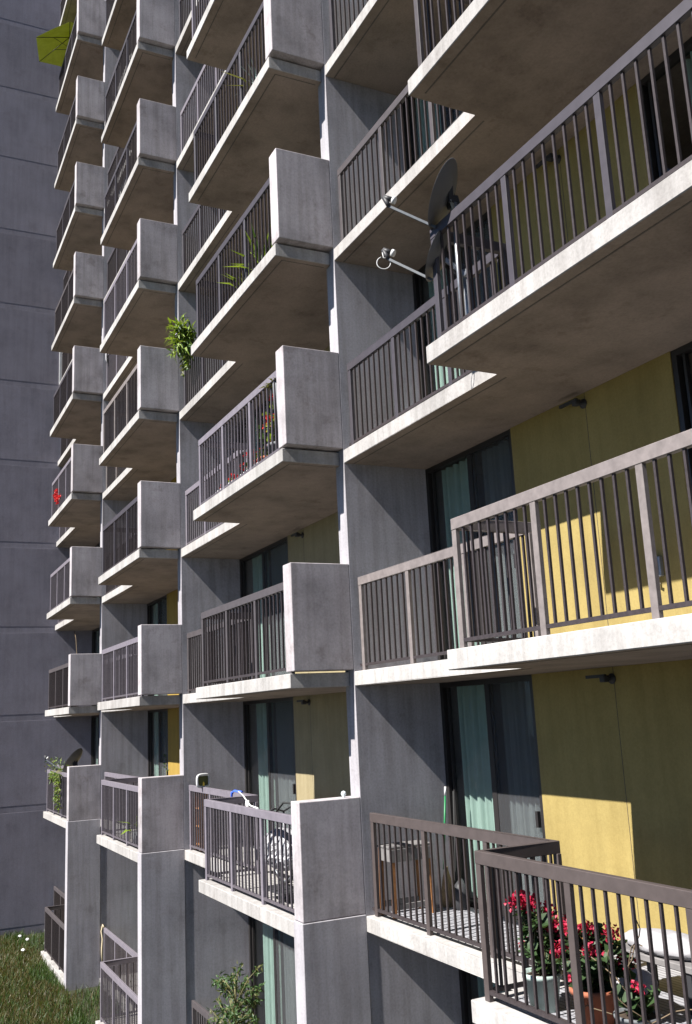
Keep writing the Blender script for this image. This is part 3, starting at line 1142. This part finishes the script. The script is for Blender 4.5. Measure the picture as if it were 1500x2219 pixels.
for i in range(8):
    x_ = random.uniform(-0.25, 0.2)
    pts = [Vector((x_*0.4, 0.04, 0)), Vector((x_, 0.14, -0.10)), Vector((x_*1.05, 0.15, -0.25)), Vector((x_*1.1+0.03, 0.13, -0.42-random.random()*0.2))]
    s_m.tube(pts, 0.005, STEM, 4)
    for j in range(22):
        u = random.random()
        q = pts[1].lerp(pts[2], u*2) if u < 0.5 else pts[2].lerp(pts[3], u*2-1)
        m.leaf(q, rv(0.6)+Vector((0, 0.2, -0.7)), rv(), random.uniform(0.08, 0.15), 0.045, random.choice([LEAF_O, LEAF, LEAF_B, LEAF_O]), 0.2)
m.build("foliage", t)
s_m.build("stems", t)

# ------------------------------------------------------------------ bay three oddments
m = MB()
m.tube([(9.27, -0.3, 0.002), (9.24, -0.3, 0.9), (9.30, -0.3, 1.56)], 0.008, STEM, 6)
for i in range(10):
    m.leaf((9.28, -0.3, 0.9+i*0.07), rv()+Vector((0, 0, 0.5)), rv(), 0.1, 0.03, LEAF)
tag(m.build("thin_plant"), "thin stalk of a plant before the ochre wall of the lowest third balcony", "plant")
small_plant("potted_plant", (8.35, 0.50, 0.002), 8, 0.36, 0.12, [LEAF_B], "broad leaved bright plant behind the lowest panel of the third bay", pot=(0.12, 0.26, POTD), droop=0.3, upw=1.2)
m = MB()
k = m.mi(CLOTH)
for sgn in (0, 1):
    rows = []
    for i in range(8):
        u = i/7
        row = []
        for j in range(9):
            v = j/8
            row.append(m.bm.verts.new((14.0-0.16+0.16*u+0.02*math.sin(6*v+u*9), -0.055+0.015*math.sin(7*u+3*v)+0.012*sgn, fz(5)+1.12-0.38*v*(0.7+0.3*math.cos(3*u)))))
        rows.append(row)
    for i in range(7):
        for j in range(8):
            f = m.bm.faces.new((rows[i][j], rows[i+1][j], rows[i+1][j+1], rows[i][j+1]))
            f.material_index = k
            f.smooth = True
tag(m.build("hanging_cloth"), "white cloth hung over the inner end of the fifth railing in the third bay", "cloth")
m = MB()
pts = [(14.02, -0.08, F0Z+1.10), (14.06, -0.06, F0Z+1.16), (14.09, -0.03, F0Z+1.02), (14.05, -0.05, F0Z+0.85), (14.08, -0.04, F0Z+0.6), (14.07, -0.05, F0Z+0.3)]
m.tube(pts, 0.018, CORD, 7)
tag(m.build("garden_hose"), "pale hose looped over the end of the ground level railing in the third bay", "hose")
# clothes hung inside the middle and third bays (seen between bars)
def laundry(x, y, z, n, label, mats):
    t = thing("clothes_airer", label, "clothes airer", (x, y, z))
    m = MB()
    for s in (-0.16, 0.16):
        m.tube([(-0.45, s, 0), (-0.45, -s*0.9, 0.9)], 0.010, WHITE, 6)
        m.tube([(0.45, s, 0), (0.45, -s*0.9, 0.9)], 0.010, WHITE, 6)
        m.tube([(-0.45, s*0.9, 0.9), (0.45, s*0.9, 0.9)], 0.010, WHITE, 6)
    m.tube([(-0.45, 0, 0.88), (0.45, 0, 0.88)], 0.006, WHITE, 6)
    m.build("rack", t)
    for i in range(n):
        m = MB()
        x_ = -0.36+0.72*i/max(1, n-1)
        hh = random.uniform(0.2, 0.45)
        m.box(x_-0.07, x_+0.07, 0.135, 0.152, 0.9-hh, 0.908, random.choice(mats), 0.005)
        m.build("garment", t)
    return t
laundry(9.7, 0.35, fz(6)+0.001, 5, "white clothes airer with pale garments behind the sixth railing of the third bay", [CLOTH, WHITE])
laundry(9.4, 0.35, fz(7)+0.001, 5, "white clothes airer with pale garments behind the seventh railing of the third bay", [CLOTH, WHITE])

# ------------------------------------------------------------------ bay four oddments
t = thing("trailing_plant", "yellow green trailing plant hanging down the lowest railing of the farthest bay", "plant", (15.5, 0.72, 1.1))
m = MB()
for i in range(16):
    x_ = random.uniform(-0.5, 1.1)
    lnn = random.uniform(0.4, 1.05) if x_ < 0.2 else random.uniform(0.08, 0.25)
    pts = [Vector((x_, 0.0, 0.05)), Vector((x_+0.02, 0.06, 0.0)), Vector((x_, 0.07, -lnn))]
    m.tube(pts, 0.006, STEM, 4)
    for j in range(int(18+lnn*30)):
        q = pts[1].lerp(pts[2], random.random())
        m.leaf(q, rv(0.7)+Vector((0, 0.3, -0.6)), rv(), random.uniform(0.07, 0.14), 0.035, random.choice([LEAF_B, LEAF_O, LEAF]), 0.2)
for i in range(90):
    q = Vector((random.uniform(0.0, 2.2), random.uniform(-0.15, 0.05), random.uniform(0, 0.3)))
    m.leaf(q, rv()+Vector((0, 0, 0.4)), rv(), random.uniform(0.08, 0.16), 0.03, random.choice([LEAF_O, LEAF, LEAF_B]), 0.2)
m.build("foliage", t)
t = thing("railing_planter", "red flowers in a box inside the fourth railing of the farthest bay", "planter", (16.7, 0.585, fz(4)+0.20))
m = MB()
m.box(-0.3, 0.3, -0.05, 0.05, -0.02, 0.12, TERRA, 0.006)
m.build("box", t)
for i in range(14):
    m = MB()
    c = Vector((random.uniform(-0.36, 0.36), random.uniform(0.0, 0.14), random.uniform(0.06, 0.45)))
    m.ball(c, 0.04, RED, 1)
    for j in range(20):
        dd = rv()
        m.leaf(c+dd*0.04, dd, rv(), 0.06, 0.05, RED, 0.1)
    m.build("flower_head", t)
m = MB()
for i in range(40):
    m.leaf((random.uniform(-0.3, 0.3), random.uniform(0, 0.08), random.uniform(0.1, 0.3)), rv(), rv(), 0.09, 0.05, LEAF)
m.build("foliage", t)
m = MB()
m.tube([(19.0, -0.3, fz(2)+0.002), (18.98, -0.3, fz(2)+1.5), (19.2, -0.3, fz(2)+2.1), (19.33, -0.28, fz(2)+2.34)], 0.010, DRYST, 6)
tag(m.build("bare_stalk"), "bare pale stalk rising behind the second panel of the farthest bay", "plant")

# lime parasol
um = thing("parasol", "lime green parasol leaning out over a top balcony of the farthest bay", "parasol", (17.2, 0.45, fz(9)))
hub = Vector((0.0, 0.02, 2.12))
m = MB()
m.tube([(0, -0.05, 0), (0, -0.02, 1.2), hub], 0.02, DARKP, 8)
m.build("pole", um)
m = MB()
k = m.mi(CANOPY)
ax = Vector((0.0, 0.22, 1)).normalized()
u = Vector((1, 0, 0))
u = (u-ax*u.dot(ax)).normalized()
w = ax.cross(u)
apex = hub+ax*0.08
RC = 1.22
corners = [apex-ax*0.36+(u*math.cos(PI/3*i+0.82)+w*math.sin(PI/3*i+0.82))*RC for i in range(6)]
va = m.bm.verts.new(apex)
vc = [m.bm.verts.new(c) for c in corners]
vmid = [m.bm.verts.new((corners[i]+corners[(i+1) % 6])/2+ax*0.02) for i in range(6)]
for i in range(6):
    m.bm.faces.new((va, vc[i], vmid[i])).material_index = k
    m.bm.faces.new((va, vmid[i], vc[(i+1) % 6])).material_index = k
can = m.build("canopy", um)
so = can.modifiers.new("thickness", 'SOLIDIFY')
so.thickness = 0.004
for i in range(6):
    m = MB()
    m.tube([apex-ax*0.03, corners[i]-ax*0.012], 0.010, DARKP, 6)
    m.tube([hub-ax*0.38, apex.lerp(corners[i], 0.5)-ax*0.012], 0.008, DARKP, 6)
    m.build("rib", um)

# ------------------------------------------------------------------ ground level shrub in front of the middle bay
sh = thing("potted_tree", "small leafy tree with narrow leaves in front of the ground floor curtains", "tree", (4.30, 0.05, F0Z+0.002))
m = MB()
m.lathe([(0, 0), (0.17, 0), (0.22, 0.36), (0.24, 0.36), (0.24, 0.40), (0.20, 0.40), (0.2, 0.35), (0, 0.35)], TERRA, n=20)
m.build("pot", sh)
tr, fo = MB(), MB()
tr.tube([(0, 0, 0.33), (0.03, 0.0, 0.9), (0.0, 0.02, 1.5), (0.05, 0.0, 2.0)], [0.03, 0.025, 0.018, 0.008], STEM, 7)
for i in range(52):
    z = random.uniform(0.7, 1.9)
    a = random.uniform(0, 2*PI)
    rr = random.uniform(0.35, 0.95)*(1.15-0.35*(z-0.7))
    b0 = Vector((0.02, 0, z))
    e = b0+Vector((math.cos(a)*rr, math.sin(a)*rr*0.45, random.uniform(0.1, 0.55)))
    mid = (b0+e)/2+Vector((0, 0, 0.08))
    tr.tube([b0, mid, e], [0.010, 0.007, 0.003], STEM, 5)
    for j in range(32):
        q = b0.lerp(mid, random.random()) if random.random() < 0.25 else mid.lerp(e, random.random()**0.7)
        d = (e-b0).normalized()*0.5+rv(0.8)+Vector((0, 0, -0.55))
        fo.leaf(q+rv(0.04), d, rv()+Vector((0, 0.6, 0.6)), random.uniform(0.07, 0.13), 0.032, random.choice([LEAF, LEAF_O, LEAF, LEAF]), 0.2)
tr.build("trunk", sh)
fo.build("crown", sh)

# ------------------------------------------------------------------ lawn
m = MB()
kk = [m.mi(GRASS), m.mi(GRASS_D), m.mi(LEAF)]
for i in range(26000):
    x = random.uniform(10.5, 21.1)
    y = random.uniform(0.8, 3.2) if random.random() < 0.55 else random.uniform(-1.1, 3.4)
    if y < YS+0.02 and abs((x/W) - round(x/W)) < 0.05:
        continue
    if y < (YS if x < 17.95 else 0.03) and 14.2 < x:
        continue
    h = random.uniform(0.06, 0.22)*(1.4 if random.random() < 0.1 else 1)
    a = random.uniform(0, PI)
    lx, ly = random.gauss(0, 0.07), random.gauss(0, 0.07)
    dx, dy = math.cos(a)*0.008, math.sin(a)*0.008
    v = [m.bm.verts.new(q) for q in ((x-dx, y-dy, GZ-0.01), (x+dx, y+dy, GZ-0.01), (x+lx*0.4+dx*0.7, y+ly*0.4+dy*0.7, GZ+h*0.6), (x+lx*0.4-dx*0.7, y+ly*0.4-dy*0.7, GZ+h*0.6), (x+lx, y+ly, GZ+h))]
    dry = 0.75 if (y > 0.95+0.4*math.sin(x*1.3)) else 0.12
    k = kk[1] if random.random() < dry*0.7 else random.choice([kk[0], kk[0], kk[2]])
    m.bm.faces.new((v[0], v[1], v[2], v[3])).material_index = k
    m.bm.faces.new((v[3], v[2], v[4])).material_index = k
o = m.build("grass")
o['kind'] = 'stuff'
for i, (x, y, lab) in enumerate([(20.2, 0.98, "scrap of white paper on the lawn nearest the wing wall"), (19.6, 0.86, "scrap of white paper on the lawn beside the far railing"), (18.3, 1.15, "larger white scrap lying at the left edge of the lawn")]):
    m = MB()
    m.ball((0, 0, 0), 1, WHITE, 2, (0.07+0.02*i, 0.05, 0.035), 0.2)
    tag(m.build("paper_scrap", None, (x, y, GZ+0.17)), lab, "litter", "white scraps on the lawn")
